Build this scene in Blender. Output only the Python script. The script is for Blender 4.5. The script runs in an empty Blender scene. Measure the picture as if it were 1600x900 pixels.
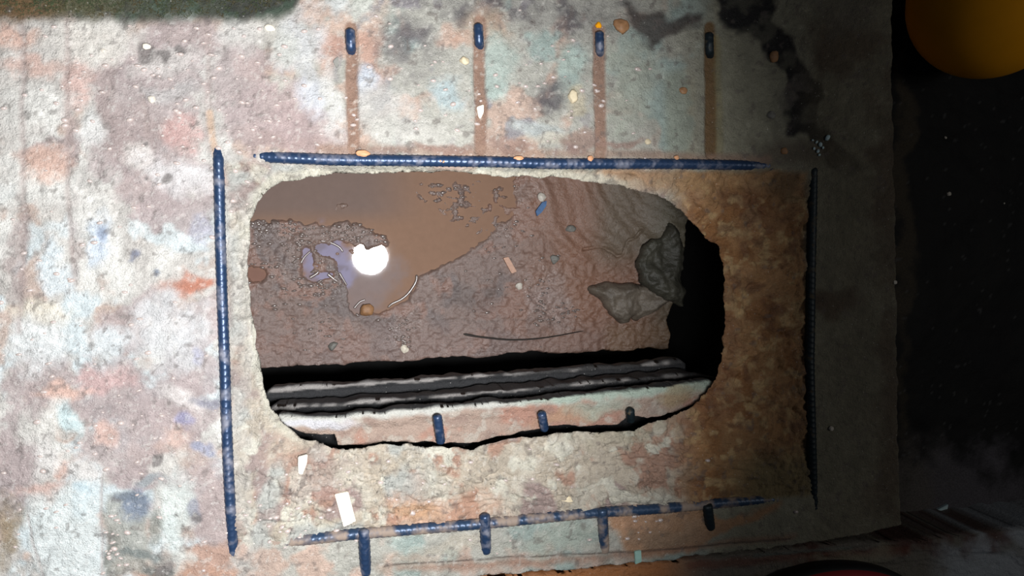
import bpy, bmesh, math, random
import numpy as np
from mathutils import Vector, Matrix

# ------------------------------------------------------------------ camera
W_, H_ = 1600, 900
F = 1200.0                     # focal length in pixels of a 1600 wide frame
CAMH = 1.2                     # phone held 1.2 m above the slab
NAD = (545.0, 362.0)           # where the plumb line under the phone meets the picture
d = np.array([NAD[0] - 800, -(NAD[1] - 450), -F]); d /= np.linalg.norm(d)
Zc = -d
Yc = np.array([0.02, 1.0, 0.0]); Yc -= Zc * Yc.dot(Zc); Yc /= np.linalg.norm(Yc)
Xc = np.cross(Yc, Zc)
R_cw = np.array([Xc, Yc, Zc])   # camera -> world
CAM = np.array([0.0, 0.0, CAMH])

def P(px, py, z=0.0):
    """real point on the level z seen at a picture position"""
    v = R_cw @ np.array([px - 800.0, -(py - 450.0), -F])
    t = (z - CAMH) / v[2]
    q = CAM + v * t
    return (float(q[0]), float(q[1]), float(z))

def PIX(x, y, z):
    rel = np.stack([x, y, z - CAMH + np.zeros_like(x)], -1)
    c = rel @ R_cw              # world -> camera
    return 800 + F * c[..., 0] / -c[..., 2], 450 - F * c[..., 1] / -c[..., 2]

sc = bpy.context.scene
COL = sc.collection
cd = bpy.data.cameras.new('camera')
cd.sensor_width = 36.0; cd.lens = F / W_ * 36.0
cd.clip_start = 0.01
cam = bpy.data.objects.new('camera', cd); COL.objects.link(cam)
m4 = Matrix.Identity(4)
for i in range(3):
    for j in range(3):
        m4[i][j] = R_cw[i, j]
m4.translation = Vector(CAM)
cam.matrix_world = m4
sc.camera = cam

# ------------------------------------------------------------------ light
LAMP = Vector((0.10, -0.115, 1.22))
ld = bpy.data.lights.new('hand_torch_light', 'SPOT')
ld.energy = 150.0
ld.color = (0.97, 0.985, 1.0)
ld.shadow_soft_size = 0.078
ld.spot_size = math.radians(90); ld.spot_blend = 0.88
lo = bpy.data.objects.new('hand_torch_light', ld); COL.objects.link(lo)
lo.location = LAMP
aim = Vector(P(275, 430, 0))
lo.rotation_euler = (aim - LAMP).to_track_quat('-Z', 'Y').to_euler()

w = bpy.data.worlds.new('dark_room'); sc.world = w; w.use_nodes = True
w.node_tree.nodes['Background'].inputs[0].default_value = (0.72, 0.8, 1.0, 1)
w.node_tree.nodes['Background'].inputs[1].default_value = 0.022

sc.view_settings.view_transform = 'Standard'
sc.view_settings.look = 'None'
sc.view_settings.gamma = 1.0
sc.view_settings.use_curve_mapping = False
sc.view_settings.exposure = 0.0

# ------------------------------------------------------------------ helpers
def s2l(c):
    c = np.asarray(c, float) / 255.0
    return np.where(c <= 0.04045, c / 12.92, ((c + 0.055) / 1.055) ** 2.4)

def _h(ix, iy, seed):
    n = (ix.astype(np.int64) * 374761393 + iy.astype(np.int64) * 668265263 + seed * 1442695041) & 0x7fffffff
    n = ((n ^ (n >> 13)) * 1274126177) & 0x7fffffff
    n = ((n ^ (n >> 16)) * 668265263) & 0x7fffffff
    return (n & 0xffff) / 65535.0

def vnoise(x, y, seed=0):
    ix = np.floor(x); iy = np.floor(y)
    fx = x - ix; fy = y - iy
    fx = fx * fx * (3 - 2 * fx); fy = fy * fy * (3 - 2 * fy)
    a = _h(ix, iy, seed); b = _h(ix + 1, iy, seed); c = _h(ix, iy + 1, seed); e = _h(ix + 1, iy + 1, seed)
    return (a * (1 - fx) + b * fx) * (1 - fy) + (c * (1 - fx) + e * fx) * fy

def fbm(x, y, scale, octv=4, seed=0, gain=0.5):
    """about -1..1; scale = size of the largest blotch"""
    s = 0; amp = 1; tot = 0
    for o in range(octv):
        k = 2.03 ** o / scale
        s = s + amp * (vnoise(x * k + 17.3 * o, y * k - 9.1 * o, seed + o) * 2 - 1)
        tot += amp; amp *= gain
    return s / tot * 1.6

def sst(a, b, x):
    t = np.clip((x - a) / (b - a), 0, 1)
    return t * t * (3 - 2 * t)

def poly_sdf(x, y, pts):
    """signed distance (inside < 0) and direction to the nearest outline point"""
    pts = np.asarray(pts, float)
    best = np.full(x.shape, 1e18); nx = np.zeros(x.shape); ny = np.zeros(x.shape)
    ins = np.zeros(x.shape, bool)
    n = len(pts)
    for i in range(n):
        ax, ay = pts[i]; bx, by = pts[(i + 1) % n]
        ex, ey = bx - ax, by - ay
        L = ex * ex + ey * ey + 1e-18
        t = np.clip(((x - ax) * ex + (y - ay) * ey) / L, 0, 1)
        qx = ax + t * ex; qy = ay + t * ey
        dd = (x - qx) ** 2 + (y - qy) ** 2
        u = dd < best
        best = np.where(u, dd, best); nx = np.where(u, qx, nx); ny = np.where(u, qy, ny)
        if abs(ey) > 1e-15:
            cr = ((ay > y) != (by > y)) & (x < (bx - ax) * (y - ay) / ey + ax)
            ins ^= cr
    dist = np.sqrt(best)
    return np.where(ins, -dist, dist), nx, ny

class Paint:
    """patches of earth, plaster, rust ... on a surface, edges roughened with noise"""
    def __init__(s, u, v, base, smooth=0.3, warp=12, seed=1):
        s.u, s.v = u, v
        s.wu = u + warp * fbm(u, v, 42, 4, seed + 50)
        s.wv = v + warp * fbm(u, v, 42, 4, seed + 90)
        s.rag = 0.55 * fbm(u, v, 30, 5, seed + 130, 0.62)
        s.c = np.empty(u.shape + (3,)); s.c[:] = s2l(base)
        s.a = np.full(u.shape, float(smooth)); s.h = np.zeros(u.shape)
    def put(s, m, col, smooth=None, h=0.0):
        m = np.clip(m, 0, 1)
        s.c += (s2l(col) - s.c) * m[..., None]
        if smooth is not None: s.a += (smooth - s.a) * m
        s.h += h * m
    def ell(s, cx, cy, rx, ry, rot=0, soft=0.5, rag=1.0):
        r = math.radians(rot); dx = s.wu - cx; dy = s.wv - cy
        a = (dx * math.cos(r) + dy * math.sin(r)) / rx; b = (-dx * math.sin(r) + dy * math.cos(r)) / ry
        k = rag * min(1.0, min(rx, ry) / 14.0)
        m = 1 - sst(1 - soft, 1 + soft, np.sqrt(a * a + b * b) + s.rag * k * 0.9)
        return m
    def poly(s, pts, soft=6):
        sd, _, _ = poly_sdf(s.wu, s.wv, pts)
        return 1 - sst(-soft, soft, sd + s.rag * min(soft, 8) * 1.2)
    def line(s, pts, wd, soft=None, warp=0.25):
        soft = soft or wd * 0.6
        uu = s.u + warp * (s.wu - s.u); vv = s.v + warp * (s.wv - s.v)
        best = np.full(uu.shape, 1e9)
        for (ax, ay), (bx, by) in zip(pts[:-1], pts[1:]):
            ex, ey = bx - ax, by - ay
            t = np.clip(((uu - ax) * ex + (vv - ay) * ey) / (ex * ex + ey * ey), 0, 1)
            best = np.minimum(best, np.hypot(uu - ax - t * ex, vv - ay - t * ey))
        return 1 - sst(wd / 2 - soft / 2, wd / 2 + soft / 2, best)
    def noise(s, scale, lo, hi, seed, octv=4):
        return sst(lo, hi, fbm(s.u, s.v, scale, octv, seed))

def props(o, label=None, cat=None, group=None, kind=None):
    if label: o['label'] = label
    if cat: o['category'] = cat
    if group: o['group'] = group
    if kind: o['kind'] = kind
    return o

def link(name, me, mat, parent=None):
    o = bpy.data.objects.new(name, me); COL.objects.link(o)
    if mat: me.materials.append(mat)
    if parent: o.parent = parent
    return o

def np_mesh(name, V, Fq, smooth=True, col=None):
    me = bpy.data.meshes.new(name)
    Fq = np.asarray(Fq, np.int32)
    k = Fq.shape[1]
    me.vertices.add(len(V)); me.vertices.foreach_set('co', np.asarray(V, np.float32).ravel())
    me.loops.add(Fq.size); me.loops.foreach_set('vertex_index', Fq.ravel())
    me.polygons.add(len(Fq)); me.polygons.foreach_set('loop_start', np.arange(0, Fq.size, k, dtype=np.int32))
    me.polygons.foreach_set('use_smooth', np.full(len(Fq), smooth, dtype=bool))
    me.update(calc_edges=True)
    if col is not None:
        at = me.attributes.new('albedo', 'FLOAT_COLOR', 'POINT')
        at.data.foreach_set('color', np.asarray(col, np.float32).ravel())
    me.validate()
    return me

def sheet(name, outline, z0, cell, func, mat, levels, holes=(), rough=0.0, rough_scale=0.02, parent=None, side=None):
    """A solid patch of ground: a fine grid inside an outline (world xy), its relief and colours from
    func(pixel_u, pixel_v, x, y, sdf) -> (dz, rgb, smoothness); sides follow levels [(dz, outward)]."""
    outline = np.asarray(outline, float)[:, :2]
    x0, y0 = outline.min(0) - cell * 2; x1, y1 = outline.max(0) + cell * 2
    nx = int((x1 - x0) / cell) + 1; ny = int((y1 - y0) / cell) + 1
    X, Y = np.meshgrid(x0 + np.arange(nx) * cell, y0 + np.arange(ny) * cell)
    if rough > 0:
        WX = X + rough * fbm(X, Y, rough_scale, 3, 7); WY = Y + rough * fbm(X, Y, rough_scale, 3, 8)
    else:
        WX, WY = X, Y
    sd, qx, qy = poly_sdf(WX, WY, outline)
    hsd = None
    for h in holes:
        s2, q2x, q2y = poly_sdf(WX, WY, np.asarray(h, float)[:, :2])
        hsd = s2 if hsd is None else np.minimum(hsd, s2)
        u = -s2 > sd
        sd = np.where(u, -s2, sd); qx = np.where(u, q2x, qx); qy = np.where(u, q2y, qy)
    near = np.abs(sd) < cell * 0.75
    DX = qx - WX; DY = qy - WY
    Ln = np.hypot(DX, DY) + 1e-12
    gx = np.where(sd < 0, DX, -DX) / Ln; gy = np.where(sd < 0, DY, -DY) / Ln   # outward
    X2 = np.where(near, X + DX, X); Y2 = np.where(near, Y + DY, Y)
    ok = (sd < 0) | near
    U, Vv = PIX(X2, Y2, z0)
    dz, rgb, sm = func(U, Vv, X2, Y2, sd)
    Z = z0 + dz
    idx = np.arange(nx * ny).reshape(ny, nx)
    f = np.stack([idx[:-1, :-1], idx[:-1, 1:], idx[1:, 1:], idx[1:, :-1]], -1).reshape(-1, 4)
    okf = ok.ravel()[f].all(1)
    # a cell made only of snapped points lies on the outline: keep if its middle is inside
    sdf_mid = sd.ravel()[f].mean(1)
    f = f[okf & ~(near.ravel()[f].all(1) & (sdf_mid > 0))]
    used = np.unique(f); remap = np.full(nx * ny, -1); remap[used] = np.arange(len(used))
    f = remap[f]
    V = np.stack([X2.ravel()[used], Y2.ravel()[used], Z.ravel()[used]], -1)
    C = np.concatenate([rgb.reshape(-1, 3)[used], sm.reshape(-1, 1)[used]], -1)
    G = np.stack([gx.ravel()[used], gy.ravel()[used]], -1)
    # boundary
    e = np.concatenate([f[:, [0, 1]], f[:, [1, 2]], f[:, [2, 3]], f[:, [3, 0]]])
    key = np.sort(e, 1); key = key[:, 0].astype(np.int64) * len(V) + key[:, 1]
    _, inv, cnt = np.unique(key, return_inverse=True, return_counts=True)
    be = e[cnt[inv] == 1]
    bv = np.unique(be)
    prev = {int(v): int(v) for v in bv}
    faces = [f]; Vs = [V]; Cs = [C]; n = len(V)
    Gs = G[bv]
    # smooth the outward direction along the border
    nb = {int(v): [] for v in bv}
    pos = {int(v): i for i, v in enumerate(bv)}
    for a, b in be: nb[int(a)].append(pos[int(b)]); nb[int(b)].append(pos[int(a)])
    for _ in range(4):
        G2 = Gs.copy()
        for i, v in enumerate(bv):
            for j in nb[int(v)]: G2[i] += Gs[j]
        Gs = G2 / (np.linalg.norm(G2, axis=1, keepdims=True) + 1e-9)
    cur = bv.copy()
    for (lz, off) in levels:
        nv = V[bv].copy()
        wob = fbm(nv[:, 0] + lz * 3, nv[:, 1] - lz * 5, 0.03, 3, 3)
        nv[:, :2] += Gs * (off + (0.0035 * wob if abs(off) > 1e-6 else 0))[:, None] if not np.isscalar(off) else Gs * (off + 0.003 * wob)[:, None]
        nv[:, 2] = nv[:, 2] * 0.35 + 0.65 * z0 + lz
        Vs.append(nv); Cs.append(C[bv] * np.array([0.9, 0.9, 0.9, 1]) if side is None else np.tile(np.append(s2l(side), 0.5), (len(bv), 1)))
        m = np.full(len(V) + 1, -1); m[bv] = np.arange(n, n + len(bv))
        mc = np.full(len(V) + 1, -1); mc[bv] = cur
        a, b = be[:, 0], be[:, 1]
        faces.append(np.stack([mc[b], mc[a], m[a], m[b]], -1))
        cur = np.arange(n, n + len(bv)); n += len(bv)
    me = np_mesh(name, np.concatenate(Vs), np.concatenate(faces), True, np.concatenate(Cs))
    return link(name, me, mat, parent)

# ------------------------------------------------------------------ materials
def nt(name):
    m = bpy.data.materials.new(name); m.use_nodes = True
    t = m.node_tree; b = t.nodes['Principled BSDF']
    return m, t, b

def N(t, typ, **kw):
    n = t.nodes.new(typ)
    for k, v in kw.items():
        if k == 'inp':
            for i, x in v.items(): n.inputs[i].default_value = x
        else: setattr(n, k, v)
    return n

def earth_mat(name, bump=0.6, dist=0.0025, grain=0.35, rough_dry=0.8, rough_wet=0.28, spec=0.5, fine=420, speck=0.0, wetbump=0.4):
    """colour from the surface's own patches, grain from noise, damp patches glossier"""
    m, t, b = nt(name); L = t.links.new
    at = N(t, 'ShaderNodeAttribute', attribute_name='albedo')
    tc = N(t, 'ShaderNodeTexCoord')
    n1 = N(t, 'ShaderNodeTexNoise', inp={'Scale': fine, 'Detail': 4.0, 'Roughness': 0.65}); L(tc.outputs['Object'], n1.inputs['Vector'])
    n2 = N(t, 'ShaderNodeTexNoise', inp={'Scale': fine * 0.3, 'Detail': 5.0, 'Roughness': 0.6}); L(tc.outputs['Object'], n2.inputs['Vector'])
    mr = N(t, 'ShaderNodeMapRange', inp={1: 0.25, 2: 0.75, 3: 1 - grain, 4: 1 + grain}); L(n1.outputs['Fac'], mr.inputs[0])
    mx = N(t, 'ShaderNodeMix', data_type='RGBA', blend_type='MULTIPLY'); mx.inputs[0].default_value = 1
    L(at.outputs['Color'], mx.inputs[6]); L(mr.outputs[0], mx.inputs[7])
    last = mx.outputs[2]
    if speck > 0:
        vo = N(t, 'ShaderNodeTexVoronoi', inp={'Scale': 130.0}); L(tc.outputs['Object'], vo.inputs['Vector'])
        lt = N(t, 'ShaderNodeMapRange', inp={1: 0.16, 2: 0.08, 3: 0.0, 4: speck}); L(vo.outputs['Distance'], lt.inputs[0])
        sep = N(t, 'ShaderNodeSeparateColor'); L(vo.outputs['Color'], sep.inputs[0])
        gt = N(t, 'ShaderNodeMath', operation='GREATER_THAN', inp={1: 0.72}); L(sep.outputs[0], gt.inputs[0])
        mu = N(t, 'ShaderNodeMath', operation='MULTIPLY'); L(lt.outputs[0], mu.inputs[0]); L(gt.outputs[0], mu.inputs[1])
        m2 = N(t, 'ShaderNodeMix', data_type='RGBA'); L(mu.outputs[0], m2.inputs[0]); L(last, m2.inputs[6])
        m2.inputs[7].default_value = (0.75, 0.73, 0.68, 1); last = m2.outputs[2]
    L(last, b.inputs['Base Color'])
    rr = N(t, 'ShaderNodeMapRange', inp={1: 0.0, 2: 1.0, 3: rough_dry, 4: rough_wet}); L(at.outputs['Alpha'], rr.inputs[0])
    L(rr.outputs[0], b.inputs['Roughness'])
    b.inputs['Specular IOR Level'].default_value = spec
    ad = N(t, 'ShaderNodeMath', operation='ADD'); L(n1.outputs['Fac'], ad.inputs[0])
    m3 = N(t, 'ShaderNodeMath', operation='MULTIPLY', inp={1: 1.6}); L(n2.outputs['Fac'], m3.inputs[0]); L(m3.outputs[0], ad.inputs[1])
    st = N(t, 'ShaderNodeMapRange', inp={1: 0.0, 2: 1.0, 3: bump, 4: bump * wetbump}); L(at.outputs['Alpha'], st.inputs[0])
    bp = N(t, 'ShaderNodeBump', inp={'Distance': dist}); L(ad.outputs[0], bp.inputs['Height']); L(st.outputs[0], bp.inputs['Strength'])
    L(bp.outputs[0], b.inputs['Normal'])
    return m

def flat_mat(name, c, rough=0.5, metal=0.0, var=0.15, scale=120, spec=0.5, bump=0.15, c2=None, mix=(0.45, 0.6), coat=0.0):
    m, t, b = nt(name); L = t.links.new
    tc = N(t, 'ShaderNodeTexCoord')
    n1 = N(t, 'ShaderNodeTexNoise', inp={'Scale': scale, 'Detail': 4.0}); L(tc.outputs['Object'], n1.inputs['Vector'])
    col = tuple(s2l(c)) + (1,)
    if c2 is None:
        mr = N(t, 'ShaderNodeMapRange', inp={1: 0.25, 2: 0.75, 3: 1 - var, 4: 1 + var}); L(n1.outputs['Fac'], mr.inputs[0])
        mx = N(t, 'ShaderNodeMix', data_type='RGBA', blend_type='MULTIPLY'); mx.inputs[0].default_value = 1
        mx.inputs[6].default_value = col; L(mr.outputs[0], mx.inputs[7])
    else:
        mr = N(t, 'ShaderNodeMapRange', inp={1: mix[0], 2: mix[1], 3: 0, 4: 1}); L(n1.outputs['Fac'], mr.inputs[0])
        mx = N(t, 'ShaderNodeMix', data_type='RGBA'); mx.inputs[6].default_value = col
        mx.inputs[7].default_value = tuple(s2l(c2)) + (1,); L(mr.outputs[0], mx.inputs[0])
        r2 = N(t, 'ShaderNodeMapRange', inp={1: 0, 2: 1, 3: rough, 4: 0.75}); L(mr.outputs[0], r2.inputs[0]); L(r2.outputs[0], b.inputs['Roughness'])
        me_ = N(t, 'ShaderNodeMapRange', inp={1: 0, 2: 1, 3: metal, 4: 0}); L(mr.outputs[0], me_.inputs[0]); L(me_.outputs[0], b.inputs['Metallic'])
    L(mx.outputs[2], b.inputs['Base Color'])
    if c2 is None:
        b.inputs['Roughness'].default_value = rough; b.inputs['Metallic'].default_value = metal
    b.inputs['Specular IOR Level'].default_value = spec
    b.inputs['Coat Weight'].default_value = coat
    bp = N(t, 'ShaderNodeBump', inp={'Distance': 0.001, 'Strength': bump}); L(n1.outputs['Fac'], bp.inputs['Height']); L(bp.outputs[0], b.inputs['Normal'])
    return m

M = {}
M['slab'] = earth_mat('patchy_concrete', bump=1.0, dist=0.0034, grain=0.2, rough_wet=0.22, speck=0.35, wetbump=.6)
M['broken'] = M['slab']
M['mud'] = earth_mat('wet_mud', bump=0.8, dist=0.002, grain=0.25, rough_dry=0.6, rough_wet=0.2, spec=0.7, fine=260, wetbump=1.0)
M['water'] = earth_mat('muddy_water', bump=0.0, dist=0.0002, grain=0.05, rough_dry=0.03, rough_wet=0.02, spec=0.5, fine=60)
M['dark'] = flat_mat('shade_black_masonry', (20, 19, 18), 0.7, var=0.4, scale=25, bump=0.6)
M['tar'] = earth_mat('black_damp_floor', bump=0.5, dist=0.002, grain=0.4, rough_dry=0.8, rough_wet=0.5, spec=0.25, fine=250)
M['steel'] = flat_mat('blue_black_steel', (40, 60, 90), 0.36, 0.3, scale=55, bump=0.4, c2=(128, 128, 138), mix=(0.5, 0.78))
M['steel_dirty'] = flat_mat('steel_caked_with_mud', (44, 64, 90), 0.4, 0.3, scale=34, bump=0.5, c2=(138, 122, 110), mix=(0.44, 0.6))
M['steel_dark'] = flat_mat('dull_steel', (24, 36, 42), 0.5, 0.3, scale=60, bump=0.3, c2=(70, 60, 45), mix=(0.6, 0.7))
M['white'] = flat_mat('white_plastic', (226, 216, 198), 0.5, var=0.05)
M['cream'] = flat_mat('cream_stone', (205, 190, 160), 0.7, var=0.15, bump=0.5)
M['pebble'] = flat_mat('pale_pebble', (196, 188, 176), 0.5, var=0.2, bump=0.4)
M['greystone'] = flat_mat('grey_stone', (120, 118, 112), 0.6, var=0.25, bump=0.5)
M['brownstone'] = flat_mat('brown_stone', (150, 110, 75), 0.6, var=0.25, bump=0.5)
M['blackstone'] = flat_mat('black_wet_lump', (34, 36, 32), 0.45, var=0.4, scale=60, bump=0.8)
M['clay'] = flat_mat('grey_clay', (104, 100, 88), 0.5, var=0.3, scale=40, bump=0.8)
M['bluerag'] = flat_mat('blue_scrap', (62, 100, 145), 0.5, var=0.3)
M['wood'] = flat_mat('pinkish_wood', (190, 150, 128), 0.6, var=0.15, scale=200)
M['twig'] = flat_mat('dark_twig', (40, 32, 26), 0.6, var=0.3, scale=200)
M['orange'] = flat_mat('orange_mud_clot', (205, 150, 110), 0.6, var=0.2, bump=0.5)
M['yellow'] = flat_mat('yellow_plastic', (236, 158, 8), 0.75, var=0.06, scale=20, bump=0.03, spec=.2)
M['red'] = flat_mat('dark_red_plastic', (165, 50, 54), 0.45, var=0.15, scale=30, bump=0.05)
M['blackrim'] = flat_mat('black_rubber', (14, 12, 12), 0.6, var=0.2)
M['shade_tufts'] = flat_mat('dark_shade_tuft', (70, 80, 52), 0.9, scale=60, bump=1.0, c2=(92, 80, 52), mix=(0.45, 0.62))
M['timber'] = flat_mat('green_stained_timber', (84, 82, 58), 0.85, scale=30, bump=1.0, c2=(38, 48, 38), mix=(0.4, 0.6))
M['teal'] = flat_mat('pale_teal_chip', (150, 185, 175), 0.5, var=0.1)
M['spatter'] = flat_mat('pale_cyan_plaster', (190, 215, 220), 0.5, var=0.1)

# ------------------------------------------------------------------ outlines (read off the picture, set on their real levels)
HOLE = [(388, 400), (392, 345), (401, 314), (424, 292), (460, 280), (520, 271), (575, 270), (600, 268), (640, 269), (700, 267),
        (740, 273), (790, 277), (830, 275), (870, 278), (905, 283), (935, 287), (960, 288), (985, 295), (1010, 302), (1040, 311), (1068, 332), (1092, 356),
        (1104, 372), (1122, 382), (1131, 402), (1132, 450), (1131, 520), (1126, 562), (1117, 595), (1096, 626),
        (1060, 648), (1020, 659), (990, 670), (940, 675), (890, 675), (850, 681), (800, 684), (765, 694), (735, 704),
        (690, 697), (640, 695), (600, 694), (560, 701), (530, 701), (500, 691), (470, 685), (446, 667), (425, 640),
        (412, 600), (402, 550), (394, 480), (386, 430)]
RIM_Z = -0.012
hole_w = [P(a, b, RIM_Z)[:2] for a, b in HOLE]

SEAM = [(1392, -60), (1394, 200), (1400, 450), (1402, 650), (1407, 822)]
FRONT = [(1300, 842), (1240, 851), (1060, 872), (900, 888), (760, 899), (560, 918), (-80, 960)]
floor_out = [P(a, b, 0)[:2] for a, b in [(-90, -80), (600, -80)] + SEAM + FRONT]
RECT = [(352, 254), (700, 262), (1262, 268), (1266, 520), (1270, 776), (1000, 795), (760, 822), (430, 852), (362, 858)]

BARS_TOP = [(548, 48, 232), (748, 40, 236), (935, 52, 240), (1108, 50, 240)]

# ------------------------------------------------------------------ the slab
def slab_func(u, v, x, y, sd):
    p = Paint(u, v, (196, 188, 178), 0.25)
    nz = p.noise
    # broad tone of the concrete: cream on the left, grey green towards the right
    p.put(sst(300, 560, u) * 0.85, (178, 176, 164))
    p.put(sst(980, 1150, u) * 0.9, (150, 146, 122))
    p.put(nz(90, 0.0, 0.6, 11) * (1 - sst(330, 460, u)), (222, 218, 208), 0.2)
    p.put(nz(60, 0.1, 0.5, 12) * (1 - sst(330, 380, u)) * sst(250, 420, v), (204, 218, 220), 0.2)
    p.put(nz(55, 0.15, 0.55, 13) * (1 - sst(900, 1100, u)), (196, 168, 150), 0.4)
    p.put(nz(70, 0.2, 0.6, 14) * sst(560, 640, u) * (1 - sst(1050, 1150, u)), (164, 180, 172), 0.2)
    p.put(nz(40, 0.25, 0.6, 15) * sst(430, 600, u) * (1 - sst(900, 1000, u)) * (1 - sst(240, 260, v)), (150, 144, 146), 0.3)
    # mauve film of dried mud, left of the hole
    MV = (172, 150, 147); MV2 = (162, 138, 132)
    for a in [(232, 150, 78, 92, 0), (215, 95, 52, 40, 10), (250, 270, 72, 70, 0), (190, 235, 62, 42, 0), (290, 60, 60, 40, 0), (425, 185, 66, 62, 20),
              (380, 120, 60, 60, 0), (470, 205, 70, 44, 5), (270, 330, 64, 34, 0), (195, 520, 48, 44, 20), (250, 480, 40, 26, 0),
              (205, 680, 90, 60, 0), (150, 620, 60, 44, 0), (60, 600, 60, 50, 0), (270, 640, 70, 60, 10), (40, 690, 46, 90, 0), (330, 790, 42, 90, 0),
              (300, 580, 50, 50, 0), (175, 585, 50, 26, 0), (225, 740, 60, 20, 0), (20, 750, 34, 60, 0), (80, 240, 44, 26, -20), (320, 510, 40, 44, 0)]:
        p.put(p.ell(*a, soft=.22, rag=.75) * 0.85, MV, 0.7, -0.0008)
    for a in [(178, 210, 22, 40, 0), (165, 150, 14, 60, 0), (240, 205, 30, 24, 0), (125, 360, 12, 60, 0), (30, 400, 14, 100, 0), (105, 215, 10, 50, 0), (480, 230, 60, 16, 0), (420, 225, 36, 14, 0)]:
        p.put(p.ell(*a) * 0.7, MV2, 0.8)
    # warm pink / orange stains
    for a, c in [((118, 125, 22, 50, 0), (212, 164, 148)), ((20, 60, 28, 24, 0), (214, 160, 132)), ((45, 105, 50, 16, 0), (206, 160, 140)), ((70, 262, 34, 34, 0), (222, 170, 142)),
                 ((285, 210, 32, 26, 0), (205, 152, 142)), ((160, 590, 40, 22, 0), (206, 160, 154)), ((295, 445, 40, 12, -8), (196, 122, 88)), ((310, 440, 26, 8, -8), (200, 108, 62)),
                 ((95, 612, 44, 10, 0), (226, 172, 146)), ((75, 765, 40, 14, 0), (214, 168, 150)), ((100, 735, 16, 24, 0), (212, 158, 134)), ((160, 668, 26, 18, 0), (216, 168, 148)), ((265, 690, 26, 18, 0), (214, 172, 152)),
                 ((60, 492, 40, 22, 0), (226, 212, 184)), ((290, 895, 90, 12, 0), (196, 130, 84)), ((320, 870, 46, 18, 0), (192, 140, 108)), ((575, 90, 22, 44, 0), (196, 150, 128)), ((520, 75, 22, 30, 0), (190, 146, 126)),
                 ((760, 40, 44, 30, 0), (188, 160, 134)), ((715, 58, 16, 14, 0), (192, 152, 128)), ((12, 830, 20, 50, 0), (150, 126, 84)), ((380, 290, 36, 30, 0), (188, 142, 122))]:
        p.put(p.ell(*a) * 0.85, c, 0.5)
    # pale plaster and lime wash
    for a, c in [((55, 165, 46, 36, 0), (220, 216, 206)), ((145, 60, 60, 34, 0), (222, 214, 200)), ((140, 205, 22, 26, 0), (224, 222, 216)), ((140, 345, 24, 44, 0), (224, 220, 210)),
                 ((215, 245, 20, 24, 0), (214, 202, 192)), ((270, 270, 50, 28, 20), (218, 212, 210)), ((250, 100, 46, 16, -15), (206, 196, 188)), ((262, 142, 42, 14, 0), (186, 178, 174)),
                 ((90, 440, 26, 24, 0), (214, 226, 230)), ((85, 395, 18, 26, 0), (208, 222, 228)), ((155, 380, 16, 34, 0), (196, 212, 228)), ((270, 520, 56, 54, 0), (214, 214, 214)),
                 ((60, 540, 46, 40, 0), (220, 224, 222)), ((165, 540, 28, 30, 0), (214, 224, 226)), ((75, 660, 40, 34, 0), (222, 218, 206)), ((105, 655, 16, 28, 0), (182, 212, 214)),
                 ((70, 720, 24, 34, 0), (222, 216, 208)), ((130, 730, 20, 22, 0), (220, 212, 204)), ((105, 800, 50, 34, 0), (204, 218, 214)), ((110, 850, 44, 60, 0), (218, 226, 224)), ((135, 780, 14, 20, 0), (186, 216, 226)),
                 ((280, 625, 40, 12, 20), (222, 210, 204)), ((262, 723, 28, 12, 0), (226, 220, 208)), ((278, 820, 22, 66, 0), (212, 222, 214)), ((205, 838, 24, 38, 0), (206, 216, 212)),
                 ((470, 60, 34, 46, 20), (206, 206, 206)), ((440, 70, 20, 26, 0), (204, 204, 196)), ((375, 55, 34, 26, 0), (206, 200, 192)), ((490, 150, 26, 30, 0), (204, 206, 212)), ((525, 165, 20, 50, 0), (216, 214, 208)),
                 ((570, 120, 14, 26, 0), (200, 210, 222)), ((600, 175, 52, 46, 0), (200, 196, 190)), ((640, 205, 70, 28, 0), (202, 198, 188)), ((560, 12, 26, 20, 0), (206, 208, 196)), ((530, 6, 18, 22, 0), (200, 206, 204)),
                 ((775, 110, 24, 60, 0), (178, 192, 182)), ((890, 110, 26, 34, 0), (174, 194, 184)), ((695, 150, 26, 22, 0), (180, 198, 200)), ((840, 200, 46, 14, 0), (184, 190, 186)), ((870, 215, 44, 10, 0), (204, 196, 178)), ((900, 158, 14, 22, 0), (200, 188, 160)),
                 ((985, 130, 44, 80, 0), (172, 176, 160))]:
        p.put(p.ell(*a) * 0.85, c, 0.15, 0.0012)
    p.put(p.poly([(160, 765), (225, 765), (232, 790), (236, 900), (163, 900)], 5) * 0.85, (158, 158, 146), 0.6)
    p.put(p.poly([(40, 770), (155, 770), (162, 905), (70, 905), (50, 830)], 6) * 0.6, (216, 224, 220), 0.15, 0.0015)
    # slate blue paint smears
    for a, c in [((215, 790, 24, 28, 0), (112, 132, 160)), ((205, 770, 34, 8, 0), (104, 120, 138)), ((235, 742, 24, 8, -10), (150, 160, 164)), ((290, 662, 15, 9, 10), (150, 146, 190)), ((318, 706, 14, 9, 20), (152, 158, 188)), ((325, 625, 22, 9, -15), (140, 140, 158)),
                 ((162, 372, 7, 16, 0), (140, 160, 192)), ((213, 400, 7, 8, 0), (112, 120, 148)), ((246, 428, 5, 6, 0), (100, 116, 140)), ((312, 360, 14, 26, 10), (170, 168, 184)), ((310, 560, 10, 10, 0), (176, 174, 198)), ((220, 870, 40, 8, 0), (118, 128, 124)),
                 ((304, 800, 10, 16, 0), (140, 142, 158)), ((170, 860, 8, 34, 0), (120, 122, 112)), ((250, 890, 18, 10, 0), (92, 100, 98)), ((245, 832, 14, 20, 0), (140, 142, 130))]:
        p.put(p.ell(*a) * 0.85, c, 0.5)
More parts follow.
